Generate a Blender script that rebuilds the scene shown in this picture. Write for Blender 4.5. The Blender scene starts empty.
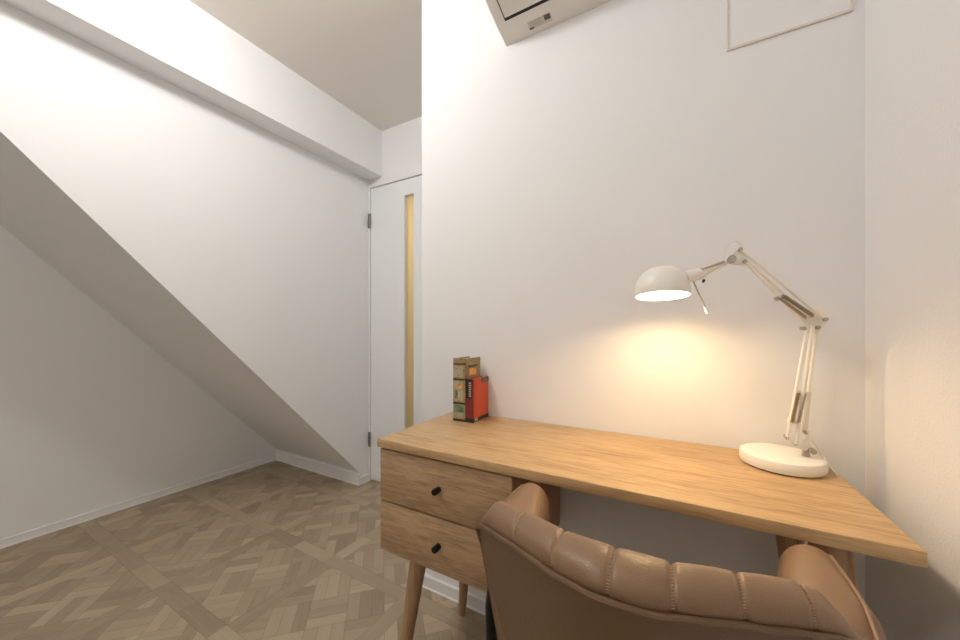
import bpy, bmesh, math, random
from mathutils import Vector, Matrix
random.seed(4)
SC = bpy.context.scene
COL = SC.collection
# ------------------------------------------------------------------ camera, world, lights, exposure
CAMZ = 1.05
cd = bpy.data.cameras.new('camera'); cam = bpy.data.objects.new('camera', cd); COL.objects.link(cam)
cam.location = (0, 0, CAMZ); cam.rotation_euler = (math.radians(90), 0, math.radians(29.3))
cd.sensor_width = 36; cd.lens = 350*36/960; cd.shift_y = 11/960; cd.clip_start = .02
SC.camera = cam
w = bpy.data.worlds.new('world'); SC.world = w; w.use_nodes = True
w.node_tree.nodes['Background'].inputs[0].default_value = (.9, .92, 1, 1)
w.node_tree.nodes['Background'].inputs[1].default_value = .3
def area(name, loc, rot, size, power, col, shape='DISK', size_y=None):
    l = bpy.data.lights.new(name, 'AREA'); l.shape = shape; l.size = size
    if size_y: l.size_y = size_y
    l.energy = power; l.color = col
    o = bpy.data.objects.new(name, l); COL.objects.link(o); o.location = loc; o.rotation_euler = rot
    return o
def globe(name, loc, radius, power, col):
    l = bpy.data.lights.new(name, 'POINT'); l.shadow_soft_size = radius; l.energy = power; l.color = col
    o = bpy.data.objects.new(name, l); COL.objects.link(o); o.location = loc
globe('ceiling_globe_light', (-1.08, .32, 2.335), .075, 15.5, (1, .985, .965))
globe('added_rear_fill_light', (-.95, -.7, 2.335), .075, 8.5, (1, .985, .965))  # added fill behind the camera, not a known fixture
LAMP_POWER = 3.7
LAMP_COL = (1, .70, .36)
SC.view_settings.view_transform = 'Standard'
SC.view_settings.look = 'None'
SC.view_settings.exposure = 0.42
SC.view_settings.gamma = 1
SC.view_settings.use_curve_mapping = False
SC.cycles.use_denoising = True
SC.cycles.max_bounces = 10
SC.cycles.diffuse_bounces = 7
SC.cycles.sample_clamp_indirect = 6

# ------------------------------------------------------------------ node maths
class G:
    """small wrapper to write node graphs as expressions"""
    def __init__(s, name, rough=.5, spec=.5):
        s.m = bpy.data.materials.new(name); s.m.use_nodes = True
        s.t = s.m.node_tree; s.n = s.t.nodes; s.l = s.t.links
        s.b = s.n['Principled BSDF']
        s.b.inputs['Roughness'].default_value = rough
        s.b.inputs['Specular IOR Level'].default_value = spec
    def node(s, kind, **kw):
        n = s.n.new(kind)
        for k, v in kw.items(): setattr(n, k, v)
        return n
    def put(s, sock, v):
        if isinstance(v, V): s.l.new(v.s, sock)
        elif isinstance(v, (int, float)): sock.default_value = v
        elif hasattr(v, 'is_linked'): s.l.new(v, sock)
        else: sock.default_value = v
    def math(s, op, a, b=0.0, c=0.0):
        n = s.node('ShaderNodeMath', operation=op)
        s.put(n.inputs[0], a); s.put(n.inputs[1], b); s.put(n.inputs[2], c)
        return V(s, n.outputs[0])
    def coords(s, kind='Object'):
        tc = s.node('ShaderNodeTexCoord')
        if kind == 'Position':
            return s.node('ShaderNodeNewGeometry').outputs['Position']
        return tc.outputs[kind]
    def xyz(s, kind='Object'):
        sp = s.node('ShaderNodeSeparateXYZ'); s.l.new(s.coords(kind), sp.inputs[0])
        return [V(s, sp.outputs[i]) for i in range(3)]
    def vec(s, x, y, z=0.0):
        n = s.node('ShaderNodeCombineXYZ')
        for i, v in enumerate((x, y, z)): s.put(n.inputs[i], v)
        return n.outputs[0]
    def noise(s, vec, scale, detail=3, rough=.55, dist=0.0):
        n = s.node('ShaderNodeTexNoise'); s.l.new(vec, n.inputs['Vector'])
        n.inputs['Scale'].default_value = scale; n.inputs['Detail'].default_value = detail
        n.inputs['Roughness'].default_value = rough; n.inputs['Distortion'].default_value = dist
        return V(s, n.outputs['Fac'])
    def white(s, vec):
        n = s.node('ShaderNodeTexWhiteNoise', noise_dimensions='3D'); s.l.new(vec, n.inputs['Vector'])
        return V(s, n.outputs['Value'])
    def ramp(s, fac, stops):
        n = s.node('ShaderNodeValToRGB'); s.put(n.inputs[0], fac)
        e = n.color_ramp.elements
        while len(e) < len(stops): e.new(.5)
        for i, (p, c) in enumerate(stops): e[i].position = p; e[i].color = (*c, 1)
        return n.outputs[0]
    def mix(s, fac, a, b, mode='MIX'):
        n = s.node('ShaderNodeMix', data_type='RGBA', blend_type=mode)
        s.put(n.inputs[0], fac)
        for i, v in ((6, a), (7, b)):
            s.put(n.inputs[i], (*v, 1) if isinstance(v, tuple) and len(v) == 3 else v)
        return n.outputs[2]
    def color(s, v): s.put(s.b.inputs['Base Color'], (*v, 1) if isinstance(v, tuple) and len(v) == 3 else v)
    def bump(s, h, strength=.2, dist=.002):
        n = s.node('ShaderNodeBump'); n.inputs['Strength'].default_value = strength; n.inputs['Distance'].default_value = dist
        s.put(n.inputs['Height'], h); s.l.new(n.outputs[0], s.b.inputs['Normal'])
class V:
    def __init__(s, g, sock): s.g = g; s.s = sock
    def __add__(s, o): return s.g.math('ADD', s, o)
    def __radd__(s, o): return s.g.math('ADD', o, s)
    def __sub__(s, o): return s.g.math('SUBTRACT', s, o)
    def __rsub__(s, o): return s.g.math('SUBTRACT', o, s)
    def __mul__(s, o): return s.g.math('MULTIPLY', s, o)
    __rmul__ = __mul__
    def __truediv__(s, o): return s.g.math('DIVIDE', s, o)
    def floor(s): return s.g.math('FLOOR', s)
    def fract(s): return s.g.math('FRACT', s)
    def mod(s, k): return s.g.math('FLOORED_MODULO', s, k)
    def abs(s): return s.g.math('ABSOLUTE', s)
    def lt(s, k): return s.g.math('LESS_THAN', s, k)
    def gt(s, k): return s.g.math('GREATER_THAN', s, k)
    def min(s, o): return s.g.math('MINIMUM', s, o)
    def max(s, o): return s.g.math('MAXIMUM', s, o)
def sel(c, a, b): return c*a + (1.0 - c)*b

def srgb(r, g, b):
    f = lambda c: (c/255/12.92 if c/255 <= .04045 else ((c/255+.055)/1.055)**2.4)
    return (f(r), f(g), f(b))
def plain(name, col, rough=.5, metal=0, spec=.5, noise=0):
    g = G(name, rough, spec); g.b.inputs['Metallic'].default_value = metal
    if noise:
        f = g.noise(g.coords(), noise, 4)
        g.color(g.mix(f, tuple(c*.93 for c in col), tuple(min(1, c*1.05) for c in col)))
        g.bump(f, .05, .001)
    else: g.color(col)
    return g.m
def wallpaper(name, col, bump=.25, sc=230):
    g = G(name, .75, .25)
    v = g.coords('Position')
    f = g.noise(v, sc, 4, .7); c = g.noise(v, 2.2, 2)
    g.color(g.mix(c, tuple(x*.975 for x in col), col))
    g.bump(f, bump, .0016)
    return g.m
def wood(name, axis, light, dark, rough=.42, scale=1.0):
    g = G(name, rough, .4)
    x, y, z = g.xyz('Object')
    k = {0: (.08, 1, 1), 1: (1, .08, 1), 2: (1, 1, .08)}[axis]
    v = g.vec(x*k[0], y*k[1], z*k[2])
    warp = g.noise(g.vec(x*k[0]*2.2, y*k[1]*.5, z*k[2]*.5), 14*scale, 2)
    fine = g.noise(v, 260*scale, 5, .65)
    band = g.noise(v, 38*scale, 3, .6, 1.3)
    fib = g.noise(v, 120*scale, 3, .6)
    pore = g.noise(g.vec(x*(.04 if axis == 0 else 1), y, z*(.04 if axis == 2 else 1)), 520*scale, 2, .5)
    t = band*.38 + fine*.30 + fib*.34 + (warp - .5)*.3 + (pore - .5)*.22 - .01
    c = g.ramp(t, [(.33, tuple(a*.85 for a in dark)), (.45, tuple((a*.55+b*.45) for a, b in zip(light, dark))), (.54, light), (.68, tuple(min(1, a*1.12) for a in light))])
    g.color(c); g.bump(fine, .12, .0006)
    return g.m
def parquet():
    g = G('parquet_oak', .5, .35)
    x, y, z = g.xyz('Position')
    P = .452; B = .062
    u = x + 1.40 + 5*P; v = y - .585 + 10*P
    cu = (u/P).floor(); cv = (v/P).floor()
    fu = u.mod(P); fv = v.mod(P)
    bu = fu.lt(B); bv = fv.lt(B)                       # frame strips along y / along x
    border = bu.max(bv)
    r2 = .70710678
    p = (u + v)*r2 + .02; q = (u - v)*r2 + 6.0
    S = .135; w3 = S/3
    ci = (p/S).floor(); cj = (q/S).floor()
    chk = (ci + cj).mod(2.0)                            # 0: strips along p, 1: strips along q
    kp = (q/w3).floor(); kq = (p/w3).floor()
    # ids of the single strips
    idx = sel(chk, kq, ci); idy = sel(chk, cj, kp)
    idd = g.white(g.vec(idx, idy, cu*7.0 + cv*13.0))
    idb = g.white(g.vec(sel(bv, (u/(P*.5)).floor(), cu), sel(bv, cv, (v/(P*.5)).floor()), bv*5.0 + 2.0))
    idv = sel(border, idb, idd)
    # grain along each strip
    al = sel(chk, q, p); ac = sel(chk, p, q)
    al = sel(border, sel(bv, u, v), al); ac = sel(border, sel(bv, v, u), ac)
    gv = g.vec(al*.09, ac, idv*9.0)
    fine = g.noise(gv, 190, 5, .65); broad = g.noise(gv, 34, 3, .6, 1.0)
    # joints
    e1 = sel(chk, p, q).mod(w3); e1 = e1.min(w3 - e1)
    e2 = sel(chk, q, p).mod(S); e2 = e2.min(S - e2)
    jd = e1.min(e2)
    ub = fu.min(P - fu).min((fu - B).abs()); vb = fv.min(P - fv).min((fv - B).abs())
    jb = ub.min(vb); jb2 = sel(bv, vb, ub)
    j = sel(border, jb2, jd.min(jb))
    joint = j.lt(.0011)
    t = idv*.50 + broad*.30 + fine*.24 - .02
    c = g.ramp(t, [(.10, srgb(142, 127, 106)), (.36, srgb(165, 149, 126)), (.62, srgb(178, 162, 138)), (.9, srgb(198, 182, 157))])
    c = g.mix(joint*.35, c, srgb(100, 80, 58))
    g.color(c)
    g.bump(fine*.3 - joint, .25, .0012)
    return g.m
def leather(name, col):
    g = G(name, .42, .5)
    v = g.coords('Object')
    vo = g.node('ShaderNodeTexVoronoi'); g.l.new(v, vo.inputs['Vector']); vo.inputs['Scale'].default_value = 420
    big = g.noise(v, 11, 4, .6); wr = g.noise(v, 34, 4, .6, .6)
    g.color(g.mix(big, tuple(c*.86 for c in col), tuple(min(1, c*1.1) for c in col)))
    rr = g.math('MULTIPLY_ADD', big, .16, .33); g.put(g.b.inputs['Roughness'], rr)
    g.bump(V(g, vo.outputs['Distance'])*.25 + wr*1.0, .22, .003)
    return g.m

M = {}
M['wall'] = wallpaper('white_wallpaper', srgb(238, 238, 239))
M['wall_r'] = wallpaper('textured_white_wallpaper', srgb(238, 237, 236), .8, 170)
M['ceil'] = wallpaper('ceiling_paper', srgb(234, 229, 221), .15)
M['trim'] = plain('white_trim_paint', srgb(240, 240, 240), .4)
M['door'] = plain('white_door_laminate', srgb(238, 240, 242), .35)
M['floor'] = parquet()
M['desk_x'] = wood('oak_grain_lengthwise', 0, srgb(196, 164, 120), srgb(160, 126, 86), .42, 1.25)
M['desk_front_shaded'] = wood('oak_drawer_front_shaded', 0, srgb(184, 153, 117), srgb(140, 110, 80), .5, 1.35)  # same oak with shade in its colour: the fronts receive less light
M['desk_z'] = wood('oak_grain_upright', 2, srgb(174, 141, 105), srgb(142, 110, 78), .5)
M['black_metal'] = plain('black_metal', (.012, .012, .013), .38, .6)
M['leather'] = leather('tan_leather', srgb(135, 106, 79))
M['leather_shaded'] = leather('tan_leather_back_shaded', srgb(108, 82, 58))  # same tan leather, darkened to paint in the shade on the chair's back
M['thread'] = plain('stitch_thread', srgb(160, 131, 100), .7)
M['lamp_white'] = plain('white_enamel', srgb(240, 236, 226), .3)
M['steel'] = plain('lamp_steel', (.50, .45, .38), .35, .9)
M['brass'] = plain('spring_steel', (.42, .34, .22), .4, .8)
M['cord'] = plain('white_cord', srgb(232, 228, 220), .5)
M['ac'] = plain('white_plastic', srgb(232, 228, 222), .4)
M['dark'] = plain('dark_slot', (.01, .009, .008), .6)
M['hinge'] = plain('satin_hinge_steel', (.26, .25, .24), .38, .9)

# ------------------------------------------------------------------ mesh helpers (all in world coordinates)
def bm_new(): return bmesh.new()
def box(bm, x0, x1, y0, y1, z0, z1, bev=0, seg=2, mtx=None):
    r = bmesh.ops.create_cube(bm, size=1)
    vs = r['verts']
    for v in vs:
        v.co = Vector(((x0+x1)/2 + v.co.x*(x1-x0), (y0+y1)/2 + v.co.y*(y1-y0), (z0+z1)/2 + v.co.z*(z1-z0)))
    if bev:
        es = list({e for v in vs for e in v.link_edges})
        r2 = bmesh.ops.bevel(bm, geom=es, offset=bev, segments=seg, profile=.5, affect='EDGES')
        vs = list({v for f in r2['faces'] for v in f.verts})
    if mtx is not None:
        isl = set(); todo = [vs[0]]
        while todo:
            v = todo.pop()
            if v in isl: continue
            isl.add(v); todo += [e.other_vert(v) for e in v.link_edges]
        for v in isl: v.co = mtx @ v.co
    return bm
def frame_of(d):
    d = d.normalized()
    a = Vector((0, 0, 1)) if abs(d.z) < .9 else Vector((1, 0, 0))
    s = d.cross(a).normalized(); return s, s.cross(d).normalized()
def loft(bm, rings, close=True, caps=True):
    R = [[bm.verts.new(p) for p in r] for r in rings]
    n = len(R[0])
    for a, b in zip(R, R[1:]):
        for i in range(n if close else n-1):
            j = (i+1) % n
            bm.faces.new((a[i], a[j], b[j], b[i]))
    if caps and close:
        bm.faces.new(R[0][::-1]); bm.faces.new(R[-1])
    return R
def tube(bm, pts, r, n=10):
    pts = [Vector(p) for p in pts]
    rr = r if isinstance(r, (list, tuple)) else [r]*len(pts)
    rings = []; s = None
    for i, p in enumerate(pts):
        d = (pts[min(i+1, len(pts)-1)] - pts[max(i-1, 0)]).normalized()
        if s is None: s, u = frame_of(d)
        else:
            s = (s - d*s.dot(d)).normalized(); u = s.cross(d).normalized()
        rings.append([p + (s*math.cos(2*math.pi*k/n) + u*math.sin(2*math.pi*k/n))*rr[i] for k in range(n)])
    loft(bm, rings); return bm
def spline(ctrl, n=8):
    c = [Vector(p) for p in ctrl]; out = []
    for i in range(len(c)-1):
        p0 = c[max(i-1, 0)]; p1 = c[i]; p2 = c[i+1]; p3 = c[min(i+2, len(c)-1)]
        for k in range(n):
            t = k/n
            out.append(.5*((2*p1) + (p2-p0)*t + (2*p0-5*p1+4*p2-p3)*t*t + (3*p1-p0-3*p2+p3)*t**3))
    out.append(c[-1]); return out
def lathe(bm, prof, mtx, n=40, close_ends=True):
    rings = []
    for r, z in prof:
        rings.append([mtx @ Vector((r*math.cos(2*math.pi*k/n), r*math.sin(2*math.pi*k/n), z)) for k in range(n)])
    loft(bm, rings, True, close_ends); return bm
def prism(bm, poly, axis, a, b):
    def P(u, v, t): return {'x': (t, u, v), 'y': (u, t, v), 'z': (u, v, t)}[axis]
    loft(bm, [[P(u, v, a) for u, v in poly], [P(u, v, b) for u, v in poly]]); return bm
def wpos(o):
    p = Vector((0, 0, 0))
    while o is not None: p += o.location; o = o.parent
    return p
def obj(name, bm, mat, parent=None, origin=None, smooth=True, ang=35):
    bmesh.ops.recalc_face_normals(bm, faces=bm.faces[:])
    off = wpos(parent) if parent is not None else Vector((0, 0, 0))
    loc = Vector(origin) - off if origin is not None else Vector((0, 0, 0))
    for v in bm.verts: v.co -= off + loc
    me = bpy.data.meshes.new(name); bm.to_mesh(me); bm.free()
    if smooth:
        me.polygons.foreach_set('use_smooth', [True]*len(me.polygons)); me.set_sharp_from_angle(angle=math.radians(ang))
    me.materials.append(M[mat] if isinstance(mat, str) else mat)
    o = bpy.data.objects.new(name, me); COL.objects.link(o); o.location = loc
    if parent is not None: o.parent = parent
    return o
def thing(name, label, cat, loc, group=None):
    o = bpy.data.objects.new(name, None); COL.objects.link(o); o.location = loc; o.empty_display_size = .05
    o['label'] = label; o['category'] = cat
    if group: o['group'] = group
    return o
def struct(name, bm, mat, parent=None, **k):
    o = obj(name, bm, mat, parent, **k)
    if parent is None: o['kind'] = 'structure'
    return o
def bx(*a, **k): return box(bm_new(), *a, **k)

# ------------------------------------------------------------------ room
XR = .383; YA = 1.148; XL = -1.89; XLL = -2.852; YD = 1.764; CZ = 2.42; YB = -1.9; YE = 1.68
YAEND = -.921
struct('floor', bx(XLL-.1, XR+.1, YB-.1, YD+1.3, -.1, 0), 'floor')
struct('ceiling', bx(XLL-.1, XR+.1, YB-.1, YD+1.3, CZ, CZ+.1), 'ceil')
struct('wall_back', bx(YAEND, XR+.1, YA, YD+.02, 0, CZ), 'wall')
struct('wall_right', bx(XR, XR+.1, YB-.1, YA, 0, CZ), 'wall_r')
struct('wall_rear', bx(XLL-.1, XR, YB-.1, YB, 0, CZ), 'wall')
# left: the sloping stair box hangs over a recess whose back wall stands further left
z0 = .0875; sl = 1.102
ytop = YE - (CZ - z0)/sl
struct('wall_left', prism(bm_new(), [(YE, 0), (YD+.09, 0), (YD+.09, CZ), (ytop, CZ), (YE, z0)], 'x', XLL, XL), 'wall', smooth=False)
struct('wall_recess', bx(XLL-.1, XLL, YB, YD+.09, 0, CZ), 'wall')
struct('trim_1', bx(XL, -1.761, YB, YD, 2.110, CZ), 'wall')          # beam under the ceiling
# end wall round the door
DX0 = -1.872; DX1 = -1.06; DZ1 = 2.047
bm = bm_new()
prism(bm, [(XL, 0), (DX0-.004, 0), (DX0-.004, DZ1+.006), (DX1+.004, DZ1+.006), (DX1+.004, 0), (YAEND, 0), (YAEND, CZ), (XL, CZ)], 'y', YD, YD+.09)
struct('wall_end', bm, 'wall', smooth=False)
# hallway behind the door
struct('wall_hall', bx(XL-.1, YAEND+.1, YD+1.2, YD+1.3, 0, CZ), plain('hall_cream', srgb(226, 205, 160), .7))
struct('wall_hall_left', bx(XL-.2, XL-.1, YD+.09, YD+1.3, 0, CZ), 'wall')
struct('wall_hall_right', bx(YAEND+.1, YAEND+.2, YD+.02, YD+1.3, 0, CZ), 'wall')
area('hall_downlight', (-1.35, YD+.7, 2.34), (0, 0, 0), .2, 5, (1, .88, .68))
# baseboards
def skirting(name, bmk, h=.045):
    return struct(name, bmk, 'trim')
def skirt_profile(h, t=.009): return [(0, 0), (t+.004, 0), (t+.004, .004), (t, .006), (t, h-.009), (t+.002, h-.007), (t+.002, h-.002), (t, h), (0, h)]
skirting('baseboard_back', prism(bm_new(), [(YA-a, b) for a, b in skirt_profile(.05)], 'x', YAEND, XR))
skirting('baseboard_return', prism(bm_new(), [(YAEND-a, b) for a, b in skirt_profile(.05)], 'y', YA-.009, YD))
skirting('baseboard_right', prism(bm_new(), [(XR-a, b) for a, b in skirt_profile(.05)], 'y', YB, YA-.013))
skirting('baseboard_left', prism(bm_new(), [(XLL+a, b) for a, b in skirt_profile(.042)], 'y', YB, YE-.013))
skirting('baseboard_recess', prism(bm_new(), [(YE-a, b) for a, b in skirt_profile(.075)], 'x', XLL, XL+.012))
skirting('baseboard_stair', prism(bm_new(), [(XL+a, b) for a, b in skirt_profile(.05)], 'y', YE, YD-.002))
# unseen stop behind the leaf, added to block hall light in the gap
bm = bm_new()
prism(bm, [(DX0-.02, 0), (DX0+.02, 0), (DX0+.02, DZ1-.02), (DX1-.02, DZ1-.02), (DX1-.02, 0), (DX1+.02, 0), (DX1+.02, DZ1+.025), (DX0-.02, DZ1+.025)], 'y', YD+.0905, YD+.10)
prism(bm, [(DX0-.0035, 0), (DX0+.012, 0), (DX0+.012, DZ1-.012), (DX1-.012, DZ1-.012), (DX1-.012, 0), (DX1+.0035, 0), (DX1+.0035, DZ1+.0055), (DX0-.0035, DZ1+.0055)], 'y', YD+.049, YD+.0905)
struct('trim_2', bm, 'trim', smooth=False)
# door
bm = bm_new()
sx0, sx1, sz0, sz1 = -1.565, -1.487, .30, 1.945
prism(bm, [(DX0, .008), (DX1, .008), (DX1, DZ1), (sx1, DZ1), (sx1, sz1), (sx1, sz0), (sx0, sz0), (sx0, sz1), (sx1-.00001, sz1), (sx1-.00001, DZ1), (DX0, DZ1)], 'y', YD+.006, YD+.046)
door = struct('door_1', bm, 'door', smooth=False)
g = G('frosted_glass', .35, .5); g.color(srgb(246, 232, 196)); g.b.inputs['Transmission Weight'].default_value = .9; g.b.inputs['IOR'].default_value = 1.2
obj('glass_pane', bx(sx0-.003, sx1+.003, YD+.026, YD+.031, sz0-.003, sz1+.003), g.m, door)
for zc in (1.82, .29):
    hg = bm_new()
    box(hg, DX0-.016, DX0-.002, YD-.005, YD+.002, zc-.05, zc+.05, .001)
    hg2 = bm_new(); tube(hg2, [(DX0-.001, YD-.006, zc-.05), (DX0-.001, YD-.006, zc+.05)], .006)
    ho = obj('hinge', hg, 'hinge', door); obj('hinge_pin', hg2, 'hinge', ho)
bm = bm_new()
for a, b, c, d in ((DX1-.075, DX1-.05, .94, 1.08),):
    box(bm, a, b, YD-.002, YD+.006, c, d, .002)
tube(bm, [(DX1-.062, YD, 1.02), (DX1-.062, YD-.045, 1.02), (DX1-.17, YD-.048, 1.02)], .008)
obj('door_handle', bm, 'hinge', door)

# ------------------------------------------------------------------ access hatch on the wall
hx0, hx1, hz0, hz1 = .118, .361, 1.802, 2.045
ht = thing('access_hatch', 'flat white square access panel in a thin frame high above the desk lamp', 'panel', ((hx0+hx1)/2, YA, hz0))
obj('panel', bx(hx0+.004, hx1-.004, YA-.003, YA-.0005, hz0+.004, hz1-.004), 'wall', ht)
bm = bm_new()
prism(bm, [(hx0, hz0), (hx1, hz0), (hx1, hz1), (hx0, hz1), (hx0, hz0+.0001), (hx0+.005, hz0+.005), (hx0+.005, hz1-.005), (hx1-.005, hz1-.005), (hx1-.005, hz0+.005), (hx0+.0051, hz0+.0051)], 'y', YA-.005, YA-.0003)
obj('frame', bm, plain('hatch_frame', srgb(222, 214, 202), .5), ht, smooth=False)

# ------------------------------------------------------------------ air conditioner
ax0, ax1 = -.536, .25
at = thing('air_conditioner', 'white wall mounted air conditioner with dark slot around its closed louver', 'air conditioner', ((ax0+ax1)/2, YA, 2.076))
prof = [(YA, 2.076), (1.07, 2.089), (1.05, 2.094), (.99, 2.110), (.965, 2.13), (.945, 2.16), (.935, 2.20), (.935, 2.345), (.945, 2.36), (YA, 2.362)]
bm = bm_new()
def sec(x, k): # slightly smaller at the very ends for a rounded edge
    cy, cz = 1.05, 2.22
    return [(x, YA if y == YA else cy+(y-cy)*k, cz+(z-cz)*k) for y, z in prof]
loft(bm, [sec(ax0, .985), sec(ax0+.003, .996), sec(ax0+.008, 1), sec(ax1-.008, 1), sec(ax1-.003, .996), sec(ax1, .985)])
obj('casing', bm, 'ac', at, ang=25)
# slot and louver under the front
def under(y, d=0): # lower surface height near y
    pts = [(1.148, 2.076), (1.07, 2.089), (1.05, 2.094), (.99, 2.110), (.965, 2.13), (.945, 2.16)]
    for (ya, za), (yb, zb) in zip(pts, pts[1:]):
        if yb <= y <= ya: return za + (zb-za)*(y-ya)/(yb-ya) - d
    return pts[-1][1] - d
bm = bm_new()
ys = [1.0655, 1.05, 1.03, .99, .965, .95]
loft(bm, [[(x, y, under(y, .0012)) for y in ys] + [(x, y, under(y, -.004)) for y in ys[::-1]] for x in (ax0+.035, ax1-.035)])
slot = obj('outlet_slot', bm, 'dark', at, smooth=False)
bm = bm_new()
ys = [1.054, 1.03, .99, .965, .95]
loft(bm, [[(x, y, under(y, .004)) for y in ys] + [(x, y, under(y, .0005)) for y in ys[::-1]] for x in (ax0+.0395, ax1-.0395)])
obj('louver', bm, 'ac', at, smooth=False)
# rating label on the underside
def usurf(x, y, d): return (x, y, under(y, d))
bm = bm_new()
loft(bm, [[usurf(-.437, 1.128, d), usurf(-.357, 1.128, d), usurf(-.357, 1.100, d), usurf(-.437, 1.100, d)] for d in (.0003, .0008)])
lab = obj('rating_label', bm, plain('label_film', srgb(206, 200, 192), .5), at, smooth=False)
def mark(x0, x1, y0, y1, name='label_mark', mat='label_ink'):
    bm = bm_new()
    loft(bm, [[usurf(x0, y0, d), usurf(x1, y0, d), usurf(x1, y1, d), usurf(x0, y1, d)] for d in (.0006, .0011)])
    return obj(name, bm, M[mat], lab, smooth=False)
M['label_ink'] = plain('label_ink', srgb(92, 86, 80), .6); M['label_soft'] = plain('label_soft_ink', srgb(164, 158, 150), .6)
mark(-.380, -.360, 1.118, 1.101)
mark(-.436, -.421, 1.1275, 1.121)
for k in range(5):
    mark(-.431, -.385 - .008*(k % 2), 1.1040+k*.0042, 1.1030+k*.0042, 'label_line', 'label_soft')

# ------------------------------------------------------------------ desk
DT = .738; DB = .715
dx0, dx1, dy0, dy1 = -.757, .309, .738, 1.143
desk = thing('desk', 'light oak writing desk with two drawers and tapered round legs along the wall', 'desk', ((dx0+dx1)/2, (dy0+dy1)/2, 0))
obj('tabletop', bx(dx0, dx1, dy0, dy1, DB, DT, .0018), 'desk_x', desk)
cx0, cx1, cy0, cy1, cz0, cz1 = -.749, -.333, .744, 1.13, .418, .704
bm = bm_new()
box(bm, cx0, cx1, cy0+.0184, cy1, cz0, DB-.0005, .001)
cab = obj('cabinet', bm, 'desk_z', desk)
for zb, zt in ((.5635, .7095), (.418, .5590)):
    dr = obj('drawer', bx(cx0, cx1, cy0, cy0+.0185, zb, zt, .0015), 'desk_front_shaded', desk, origin=((cx0+cx1)/2, cy0, zb))
    kc = Vector((-.541, cy0, (zb+zt)/2 + .0))
    mt = Matrix.Translation(kc) @ Matrix.Rotation(math.radians(90), 4, 'X')
    bm = lathe(bm_new(), [(.0078, -.001), (.0078, .003), (.0080, .004), (.0082, .012), (.0084, .020), (.0078, .0218)], mt, 24)
    obj('knob', bm, 'black_metal', dr)
for (xt, yt, zt), (xb, yb) in (((-.648, .800, cz0), (-.705, .772)), ((-.652, 1.075, cz0), (-.695, 1.102)),
                               ((.222, .800, DB), (.285, .768)), ((.214, 1.055, DB), (.29, 1.095))):
    n = 6
    a = Vector((xt, yt, zt)); b = Vector((xb, yb, .002)); 
    L = [a.lerp(b, k/n) for k in range(n+1)]
    R = [.026 - .012*(k/n) for k in range(n+1)]
    if zt == DB: R = [r+.002 for r in R]
    obj('leg', tube(bm_new(), L, R, 20), 'desk_z', desk)

# ------------------------------------------------------------------ books
def mottled(name, cols, scale, dist=1.0, rough=.55):
    g = G(name, rough, .4); f = g.noise(g.coords('Object'), scale, 5, .7, dist)
    n = len(cols); g.color(g.ramp(f, [(.32+.36*i/(n-1), c) for i, c in enumerate(cols)])); return g.m
M['old_cover'] = mottled('antique_cover_print', [srgb(84, 70, 50), srgb(150, 130, 94), srgb(166, 146, 108), srgb(104, 90, 64)], 85)
M['old_panel'] = mottled('antique_panel_print', [srgb(66, 68, 54), srgb(160, 150, 120), srgb(190, 178, 146), srgb(92, 92, 74)], 170)
M['old_green'] = mottled('antique_green_print', [srgb(58, 84, 66), srgb(92, 116, 92), srgb(164, 154, 120)], 80)
M['old_band'] = plain('antique_dark_band', srgb(56, 46, 34), .5)
M['old_gold'] = mottled('antique_orange_vignette', [srgb(176, 92, 32), srgb(222, 160, 84), srgb(232, 186, 120)], 90)
M['pages'] = plain('aged_pages', srgb(206, 190, 158), .8)
M['red_cover'] = mottled('red_cover_print', [srgb(178, 66, 42), srgb(194, 82, 54), srgb(186, 74, 48)], 30)
M['red_spine'] = plain('dark_red_spine', srgb(122, 40, 36), .45)
M['book_black'] = plain('book_black_print', srgb(34, 30, 26), .5)
M['book_grey'] = plain('book_pale_print', srgb(170, 160, 140), .6)
bx0, bx1, by0, by1, bz0, bz1 = -.680, -.631, 1.020, 1.128, DT, .955
tb = thing('antique_book', 'tall antique style book with ornate beige and green spine standing at desk end', 'book', ((bx0+bx1)/2, (by0+by1)/2, DT))
def closed_book(parent, x0, x1, y0, y1, z0, z1, cov, spine, t=.004):
    obj('cover', bx(x1-t, x1, y0+.003, y1, z0, z1, .0008), cov, parent)
    obj('cover', bx(x0, x0+t, y0+.003, y1, z0, z1, .0008), cov, parent)
    obj('pages', bx(x0+t, x1-t, y0+.006, y1-.004, z0+.003, z1-.005), 'pages', parent)
    bm = bm_new(); n = 8; pr = [(x0+(x1-x0)*k/n, y0 + .0008*(2*k/n-1)**2) for k in range(n+1)]
    prism(bm, pr + [(x1, y0+.007), (x0, y0+.007)], 'z', z0, z1)
    return obj('spine', bm, spine, parent)
sp = closed_book(tb, bx0, bx1, by0, by1, bz0, bz1, 'old_cover', 'old_cover')
def on_spine(name, x0, x1, z0, z1, mat, par, y=by0, d=.0012):
    return obj(name, bx(x0, x1, y-d*.45, y+.004, z0, z1), mat, par)
H = bz1-bz0
for f0, f1 in ((.0, .035), (.275, .30), (.655, .68), (.90, .925)):
    on_spine('spine_band', bx0, bx1, bz0+H*f0, bz0+H*f1, 'old_band', sp, by0+.0002)
on_spine('spine_panel', bx0+.005, bx1-.008, bz0+H*.70, bz0+H*.88, 'old_panel', sp)
on_spine('spine_panel', bx0+.005, bx1-.008, bz0+H*.32, bz0+H*.635, 'old_panel', sp)
on_spine('spine_panel', bx0+.004, bx1-.006, bz0+H*.15, bz0+H*.255, 'old_green', sp)
on_spine('spine_panel', bx0+.005, bx1-.008, bz0+H*.05, bz0+H*.135, 'old_panel', sp)
on_spine('spine_ornament', bx0+.020, bx1-.012, bz0+H*.53, bz0+H*.60, 'old_gold', sp, by0-.0008)
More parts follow.
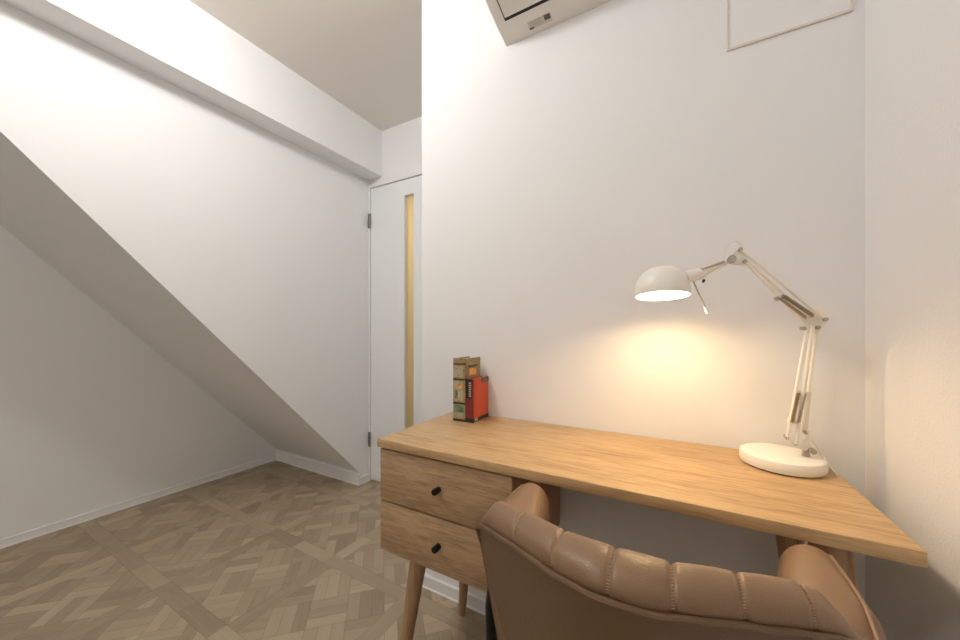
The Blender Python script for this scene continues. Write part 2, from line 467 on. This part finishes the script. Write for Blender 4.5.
on_spine('spine_ornament', bx0+.008, bx1-.030, bz0+H*.36, bz0+H*.50, 'old_green', sp, by0-.0008)
obj('cover_vignette', bx(bx1-.001, bx1+.0006, by0+.03, by0+.075, bz0+H*.72, bz0+H*.83), 'old_gold', tb)
obj('cover_scroll', bx(bx1-.001, bx1+.0005, by0+.02, by0+.085, bz0+H*.855, bz0+H*.885), 'old_band', tb)
rx0, rx1, ry0, ry1, rz1 = -.629, -.601, 1.022, 1.134, .738+.147
rb = thing('red_book', 'small red book with black banded corners standing beside the tall antique book', 'book', ((rx0+rx1)/2, (ry0+ry1)/2, DT))
sp = closed_book(rb, rx0, rx1, ry0, ry1, DT, rz1, 'red_cover', 'red_spine', .003)
H = rz1-DT
on_spine('spine_title_block', rx0-.0003, rx1-.004, DT+H*.56, DT+H*1.0, 'book_black', sp, ry0)
for k in range(7):
    on_spine('spine_lettering', rx0+.012, rx1-.007, DT+H*(.60+.05*k), DT+H*(.63+.05*k), 'book_grey', sp, ry0-.0008)
on_spine('spine_foot_band', rx0-.0003, rx1+.0002, DT, DT+H*.10, 'book_black', sp, ry0)
bm = bm_new(); box(bm, rx1-.001, rx1+.0006, ry0+.003, ry1, DT, DT+H*.085)
fb = obj('cover_foot_band', bm, 'book_black', rb)
obj('cover_emblem', bx(rx1, rx1+.0011, ry0+.012, ry0+.032, DT+H*.02, DT+H*.09, .0003), 'book_grey', rb)
obj('cover_corner', bx(rx1-.001, rx1+.0006, ry0+.06, ry1, DT+H*.88, DT+H*.985), 'book_black', rb)
for k in range(3):
    obj('cover_lettering', bx(rx1, rx1+.001, ry0+.064, ry1-.006, DT+H*(.895+.03*k), DT+H*(.907+.03*k)), 'book_grey', rb)

# ------------------------------------------------------------------ desk lamp
LY = 1.045
base_c = Vector((.212, 1.052, DT))
lamp = thing('desk_lamp', 'white swing arm desk lamp with lit dome shade and round base on desk', 'lamp', base_c)
bm = lathe(bm_new(), [(.0, 0), (.070, 0), (.070, .002), (.0765, .003), (.0785, .008), (.0785, .021), (.0765, .0265), (.072, .0295), (.064, .031), (.0, .0312)], Matrix.Translation(base_c), 56)
bmesh.ops.remove_doubles(bm, verts=bm.verts[:], dist=1e-6)
obj('base', bm, 'lamp_white', lamp)
bm = lathe(bm_new(), [(.068, 0), (.0715, 0), (.0715, .0026), (.068, .0026)], Matrix.Translation(base_c+Vector((0, 0, .0002))), 48, False)
obj('base_gasket', bm, 'dark', lamp)
def at_px(px, py, y=None):
    if y is None: y = LY if px >= 806 else .955 + max(0, px-664)/142*(LY-.955)
    u = (px-480)/350; a = math.radians(29.3)
    d = Vector((-math.sin(a)+math.cos(a)*u, math.cos(a)+math.sin(a)*u, (331-py)/350))
    return d*(y/d.y) + Vector((0, 0, CAMZ))
def rod(name, a, b, r, mat, par=lamp, n=10): return obj(name, tube(bm_new(), [a, b], r, n), mat, par)
Y1, Y2 = Vector((0, -.008, 0)), Vector((0, .008, 0))
def plate(name, pts, t, mat, par, y=0.0):
    bm = bm_new(); loft(bm, [[p + Vector((0, y-t/2, 0)) for p in pts], [p + Vector((0, y+t/2, 0)) for p in pts]])
    return obj(name, bm, mat, par)
def disc(name, c, r, t, mat, par, y=0.0):
    mt = Matrix.Translation(c + Vector((0, y, 0))) @ Matrix.Rotation(math.radians(90), 4, 'X')
    return obj(name, lathe(bm_new(), [(0.0005, -t/2), (r*.93, -t/2), (r, -t/2+.0006), (r, t/2-.0006), (r*.93, t/2), (.0005, t/2)], mt, 24), mat, par)
# foot bracket
jf = at_px(806, 452); jf.z = DT+.031
post = obj('base_joint', tube(bm_new(), [(jf.x, LY, DT+.030), (jf.x, LY, DT+.056)], [.0075, .006], 14), 'steel', lamp)
disc('wing_knob', Vector((jf.x+.008, LY-.012, DT+.047)), .0065, .012, 'steel', post)
bl = at_px(786, 438); bmid = at_px(794.6, 443); br = at_px(804, 432)
plate('foot_bracket', [at_px(785, 437), at_px(790, 436), at_px(800, 443), at_px(808, 430), at_px(812, 432), at_px(808, 449), at_px(803, 450)], .002, 'lamp_white', lamp, -.006)
for px, py in ((786, 437), (794.6, 443), (804.5, 432)): disc('pivot_screw', at_px(px, py), .0035, .022, 'steel', lamp)
# lower arm: three rods
el = at_px(806.5, 327); em = at_px(811.5, 326); er = at_px(818, 330)
rod('lower_arm_rod', bl+Y1, el+Y1, .0034, 'lamp_white'); rod('lower_arm_rod', bmid+Y1*1.2, em+Y1*1.2, .0040, 'lamp_white')
rod('lower_arm_rod', br+Y2, er+Y2, .0034, 'lamp_white')
plate('lower_arm_sleeve', [at_px(806, 392), at_px(812, 392), at_px(808, 433), at_px(801.5, 432)], .004, 'lamp_white', lamp, .004)
def spring(name, a, b, r, turns, wire):
    d = b-a; s, u = frame_of(d); n = turns*10
    return obj(name, tube(bm_new(), [a + d*(k/n) + (s*math.cos(2*math.pi*k/10)+u*math.sin(2*math.pi*k/10))*r for k in range(n+1)], wire, 5), 'brass', lamp)
OFF = Vector((0, .013, 0))
spring('spring', at_px(797, 392)-OFF, at_px(790.5, 421)-OFF, .0030, 24, .0011)
spring('spring', at_px(803, 393)-OFF, at_px(797, 421)-OFF, .0022, 24, .0009)
plate('spring_clip', [at_px(788, 418), at_px(799, 420), at_px(798, 424), at_px(787, 422)], .006, 'lamp_white', lamp)
plate('spring_clip', [at_px(794, 390), at_px(806, 391), at_px(806, 393.5), at_px(794, 393)], .006, 'lamp_white', lamp)
# elbow
disc('elbow_plate', at_px(817.5, 316), .022, .002, 'lamp_white', lamp, .006)
plate('elbow_bracket', [at_px(803, 323), at_px(812, 317), at_px(826, 316), at_px(826, 323), at_px(818, 333), at_px(804, 331)], .002, 'lamp_white', lamp, -.0)
for px, py in ((803, 328.5), (817, 327.5), (824.5, 319.5)): disc('pivot_screw', at_px(px, py), .0042, .022, 'steel', lamp)
# upper arm
ha = at_px(740, 250); hb = at_px(744.5, 262)
rod('upper_arm_rod', ha+Y1, at_px(822, 318)+Y1, .0034, 'lamp_white'); rod('upper_arm_rod', hb+Y1, at_px(806, 326)+Y1, .0036, 'lamp_white')
rod('upper_arm_rod', at_px(742, 255)+Y2, at_px(815, 320)+Y2, .0030, 'lamp_white')
spring('spring', at_px(783, 297)-Vector((0, .014, 0)), at_px(811, 316)-Vector((0, .014, 0)), .0034, 26, .0012)
spring('spring', at_px(779, 299)-Vector((0, .014, 0)), at_px(804, 318)-Vector((0, .014, 0)), .0026, 24, .0010)
plate('spring_clip', [at_px(774, 297.5), at_px(783, 294.5), at_px(785, 298), at_px(777, 301)], .022, 'steel', lamp)
# head
disc('pivot_screw', ha, .0042, .022, 'steel', lamp); disc('pivot_screw', hb, .0042, .022, 'steel', lamp)
plate('head_bracket', [at_px(737.5, 248), at_px(742, 248), at_px(748, 263), at_px(744, 266), at_px(731, 265), at_px(731, 258)], .003, 'lamp_white', lamp)
disc('head_knob', at_px(731.5, 259.5), .0085, .024, 'steel', lamp)
obj('tilt_bar', tube(bm_new(), [at_px(726, 263), at_px(712, 268), at_px(700, 274)], [.0055, .0085, .0105], 14), 'lamp_white', lamp)
obj('clamp_strap', tube(bm_new(), [at_px(724, 262)-Vector((0, .008, 0)), at_px(702, 270)-Vector((0, .008, 0))], .0028, 8), 'steel', lamp)
disc('clamp_screw', at_px(701, 271.5), .006, .026, 'steel', lamp)
disc('clamp_screw', at_px(703.5, 281), .003, .024, 'dark', lamp)
SHC = at_px(662.2, 295.3, .955)
tilt = Matrix.Rotation(math.radians(-1.5), 4, 'Y') @ Matrix.Rotation(math.radians(-6), 4, 'X')
MS = Matrix.Translation(SHC) @ tilt @ Matrix.Diagonal((.895, .895, .85, 1))
outer = [(.0665, -.002), (.0675, .004), (.0672, .018), (.0645, .034), (.058, .051), (.047, .066), (.032, .076), (.016, .0805), (.001, .0815)]
inner = [(.001, .0785), (.016, .0775), (.031, .073), (.045, .0635), (.0555, .049), (.062, .033), (.0648, .017), (.0652, .004), (.0648, -.002)]
shade = obj('lamp_shade', lathe(bm_new(), outer + inner, MS, 56, False), 'lamp_white', lamp, ang=50)
sock_a = MS @ Vector((.0560, 0, .046)); sock_b = at_px(704, 272.5)
obj('lamp_socket', tube(bm_new(), [sock_a, sock_a.lerp(sock_b, .35), sock_a.lerp(sock_b, .75), sock_b], [.0135, .0150, .0135, .0115], 24), 'lamp_white', lamp)
obj('handle_pin', tube(bm_new(), [at_px(693.5, 282, .965), at_px(706, 309, .965)], .0018, 8), 'steel', lamp)
obj('handle_tip', tube(bm_new(), [at_px(705.3, 307.5, .965), at_px(707.5, 313, .965)], .0032, 10), 'lamp_white', lamp)
g = G('lit_bulb'); g.b.inputs['Emission Color'].default_value = (*LAMP_COL, 1); g.b.inputs['Emission Strength'].default_value = LAMP_POWER*45; g.color((1, .95, .85))
obj('bulb', lathe(bm_new(), [(.001, .012), (.014, .014), (.022, .022), (.025, .032), (.022, .044), (.014, .056), (.013, .072), (.001, .072)], MS, 28), g.m, lamp, ang=60)
# cord
obj('power_cord', tube(bm_new(), spline([at_px(723, 262.5), at_px(727, 248), at_px(734, 241.2), at_px(740, 244), at_px(743, 254)]), .0015, 6), 'cord', lamp)
def on_z(px, py, z):
    p = at_px(px, py, 1.0) - Vector((0, 0, CAMZ)); return p*((z-CAMZ)/p.z) + Vector((0, 0, CAMZ))
obj('power_cord', tube(bm_new(), spline([at_px(807, 434, 1.05), at_px(813, 441.5, 1.052), on_z(821, 453, .770), on_z(830, 466, .7485), on_z(835.5, 473, .7425), on_z(837.5, 475.5, .7405)]), .0018, 8), 'cord', lamp)
cable = thing('cable', 'thin white cable hanging down the wall behind right end of the desk', 'cable', (.345, 1.12, .02))
obj('wire', tube(bm_new(), spline([Vector((.330, 1.140, .70)), Vector((.338, 1.139, .60)), Vector((.349, 1.136, .42)), Vector((.356, 1.13, .2)), Vector((.352, 1.12, .03)), Vector((.340, 1.08, .0035)), Vector((.330, 1.02, .003))]), .0022, 8), 'cord', cable)
obj('plug', bx(.318, .342, .99, 1.025, .001, .02, .003), 'cord', cable)

# ------------------------------------------------------------------ chair
CX = -.055
chair = thing('armchair', 'tan leather barrel armchair with channel tufted back pushed up to the desk', 'chair', (CX, .53, 0))
def pipe_pt(dx):
    y = .349 + .85*(math.sqrt(dx*dx+.0049) - .07)
    z = .795 - .052*(abs(dx)/.222)**1.8
    return y, z
# arc length table
N = 260; W = .224
tab = []; s = 0; prev = None
for k in range(N+1):
    dx = -W + 2*W*k/N; y, z = pipe_pt(dx)
    if prev: s += math.hypot(dx-prev[0], y-prev[1])
    prev = (dx, y); tab.append((s, dx, y, z))
LTOT = s
def curve(s):
    s = max(0, min(LTOT, s)); lo = 0; hi = N
    while hi-lo > 1:
        m = (lo+hi)//2
        if tab[m][0] <= s: lo = m
        else: hi = m
    a, b = tab[lo], tab[hi]; t = (s-a[0])/(b[0]-a[0])
    p = [a[i]+(b[i]-a[i])*t for i in (1, 2, 3)]
    tx, ty = b[1]-a[1], b[2]-a[2]; l = math.hypot(tx, ty)
    return p, (-ty/l, tx/l)     # inward normal (towards the desk)
CW = .072
SEAMS = [-.150, -.069, -.003, .055, .124, .200]
psec = [(.012, -.34), (.010, -.2), (.008, -.03), (.003, -.004), (.0005, .006), (.0025, .014), (.009, .0205), (.021, .0245), (.036, .0265), (.050, .0245), (.062, .018), (.070, .007), (.075, -.010),
        (.076, -.05), (.076, -.12), (.080, -.2), (.088, -.28), (.095, -.34)]
def lean(h): # lower parts sit further forward and closer to the middle
    t = max(0, min(1, (-h)/.36)); return t
bm = bm_new(); rings = []
ns = 220
for k in range(ns+1):
    s = LTOT*k/ns
    (dx, y, z), (nx, ny) = curve(s)
    e = min(s/.042, (LTOT-s)/.075); cap = 1-(1-min(1, e))**2
    d = min(abs(s-LTOT/2-q) for q in SEAMS)
    g_ = .0034*math.exp(-(d/.0032)**2) + .0014*(1-d/(CW/2)) ** 2 if d < CW/2 else 0
    ring = []
    for o, h in psec:
        co, ch = .040, -.02
        vo, vh = o-co, max(h, -.02)-ch
        l = math.hypot(vo, vh) or 1
        kk = (l-g_*(1 if h > -.01 or o > .05 else 0))/l
        e2 = min(s, LTOT-s)/.012; wid = .45+.55*math.sqrt(1-(1-min(1, e2))**2)
        oo = co + vo*kk*wid; hh = (ch+vh*kk*(.34+.66*cap) if h >= -.02 else h)
        hh -= .012*(1-cap)*(1 if o > .02 else o/.02)
        t = lean(hh)
        ring.append(Vector((CX + (dx + nx*.1*oo)*(1-.13*t), y + ny*oo + .07*t, z+hh)))
    rings.append(ring)
loft(bm, rings)
back = obj('backrest', bm, 'leather', chair, ang=60)
# outer panel
def panel_pt(s, v, o=0):
    (dx, y, z), (nx, ny) = curve(s); h = -(z-.40)*v
    t = lean(h)
    return Vector((CX + (dx+nx*o)*(1-.13*t), y+ny*o+.07*t, z+h))
bm = bm_new(); rings = []
for k in range(61):
    s = LTOT*k/60
    rings.append([panel_pt(s, v/8, -.001) for v in range(9)] + [panel_pt(s, v/8, .014) for v in range(8, -1, -1)])
loft(bm, rings)
pan = obj('back_panel', bm, 'leather_shaded', chair, ang=50)
pts = [panel_pt(0, v/8, .002) for v in range(8, 0, -1)] + [panel_pt(LTOT*k/70, .0, -.001) + Vector((0, 0, -.002 - .006*(max(0, 1-min(k, 70-k)/4))**2 + .0006*math.sin(k*.9)+.0005*math.sin(k*.43))) for k in range(71)] + [panel_pt(LTOT, v/8, .002) for v in range(1, 9)]
obj('piping', tube(bm_new(), pts, .0037, 8), 'leather_shaded', pan)
# stitches along the seams
bm = bm_new()
for q_ in SEAMS:
    s = LTOT/2 + q_
    if not .02 < s < LTOT-.02: continue
    (dx, y, z), (nx, ny) = curve(s)
    lst = psec[4:13]
    for a, b in zip(lst, lst[1:]):
        for q in range(3):
            o = a[0]+(b[0]-a[0])*q/3; h = a[1]+(b[1]-a[1])*q/3
            vo, vh = o-.04, h+.02; l = math.hypot(vo, vh); kk = (l-.0043)/l
            o = .04+vo*kk; h = -.02+vh*kk
            c = Vector((CX+dx+nx*.1*o, y+ny*o, z+h)); tdir = Vector((ny, -nx, 0))
            tube(bm, [c-tdir*.0016, c+tdir*.0016], .0008, 5)
so = obj('stitching', bm, 'thread', back); so['kind'] = 'stuff'
# arms
def arm(sg):
    ACX = -.046
    path = spline([(.196, .50, .712), (.206, .555, .720), (.213, .61, .725), (.218, .66, .726), (.223, .714, .724)], 8)
    prof = []
    for k in range(28):
        a = -math.pi*.5 + math.pi*2*k/28
        prof.append(a)
    bm = bm_new(); rings = []; seam = []
    n = len(path)
    # extra rounded rings at the front
    stations = [(p, 1.0) for p in path]
    fr = path[-1]
    stations = stations[:-1] + [(fr + Vector((0, -.02+.02*math.sin(t), 0)), math.cos(t)*.35+.65) for t in (.35, .7, 1.05, 1.3, 1.5)]
    for p, k in stations:
        dx, y, zt = p; zt -= (1-k)*.02
        w = (.054 - .017*max(0, min(1, (y-.60)/.11)))*k; hc = .052
        ring = []
        # bottom inner -> up inner side -> over the top -> down outer side
        ws = w/.052
        loop = [(-.022*ws, .41), (-.030*ws, .46), (-.042*ws, .53), (-.050*ws, .60)]
        for lx, lz in loop: ring.append((lx - .050*max(0, 1-(lz-.41)/.24), lz))
        for q in range(15):
            a = math.pi - math.pi*q/14
            ring.append((w*math.cos(a), zt-hc+hc*(math.sin(a)**.85 if math.sin(a) > 0 else 0)))
        rf = .034*(1-max(0, min(1, (y-.49)/.11)))
        ring = [(x - (rf if x > .02 and z < .69 else rf*.5 if x > .02 else 0), z) for x, z in ring]
        for lx, lz in ((.050*ws, .60), (.040*ws, .53), (.026*ws, .46), (.018*ws, .41)): ring.append((lx - rf - .050*max(0, 1-(lz-.41)/.24), lz))
        rings.append([Vector((ACX+sg*(dx+x), y, z)) for x, z in ring])
        a = math.radians(52)
        seam.append(Vector((ACX+sg*(dx+w*math.cos(a)+.0005), y, zt-hc+hc*math.sin(a)**.85+.0005)))
    loft(bm, rings)
    o = obj('armrest', bm, 'leather', chair, ang=60)
    obj('armrest_piping', tube(bm_new(), seam, .0026, 8), 'leather', o)
arm(1); arm(-1)
# seat
bm = bm_new(); box(bm, CX-.185, CX+.185, .43, .735, .405, .49, .03, 5)
obj('seat', bm, 'leather', chair)
bm = bm_new(); box(bm, CX-.17, CX+.17, .44, .70, .385, .41, .008, 2)
obj('seat_frame', bm, 'black_metal', chair)
for sg in (-1, 1):
    obj('leg', tube(bm_new(), [(CX+sg*.255, .615, .60), (CX+sg*.268, .622, .50), (CX+sg*.274, .64, .30), (CX+sg*.278, .66, .004)], [.011, .0125, .012, .010], 14), 'black_metal', chair)
    obj('leg', tube(bm_new(), [(CX+sg*.13, .46, .392), (CX+sg*.16, .42, .2), (CX+sg*.185, .385, .004)], [.013, .012, .010], 14), 'black_metal', chair)
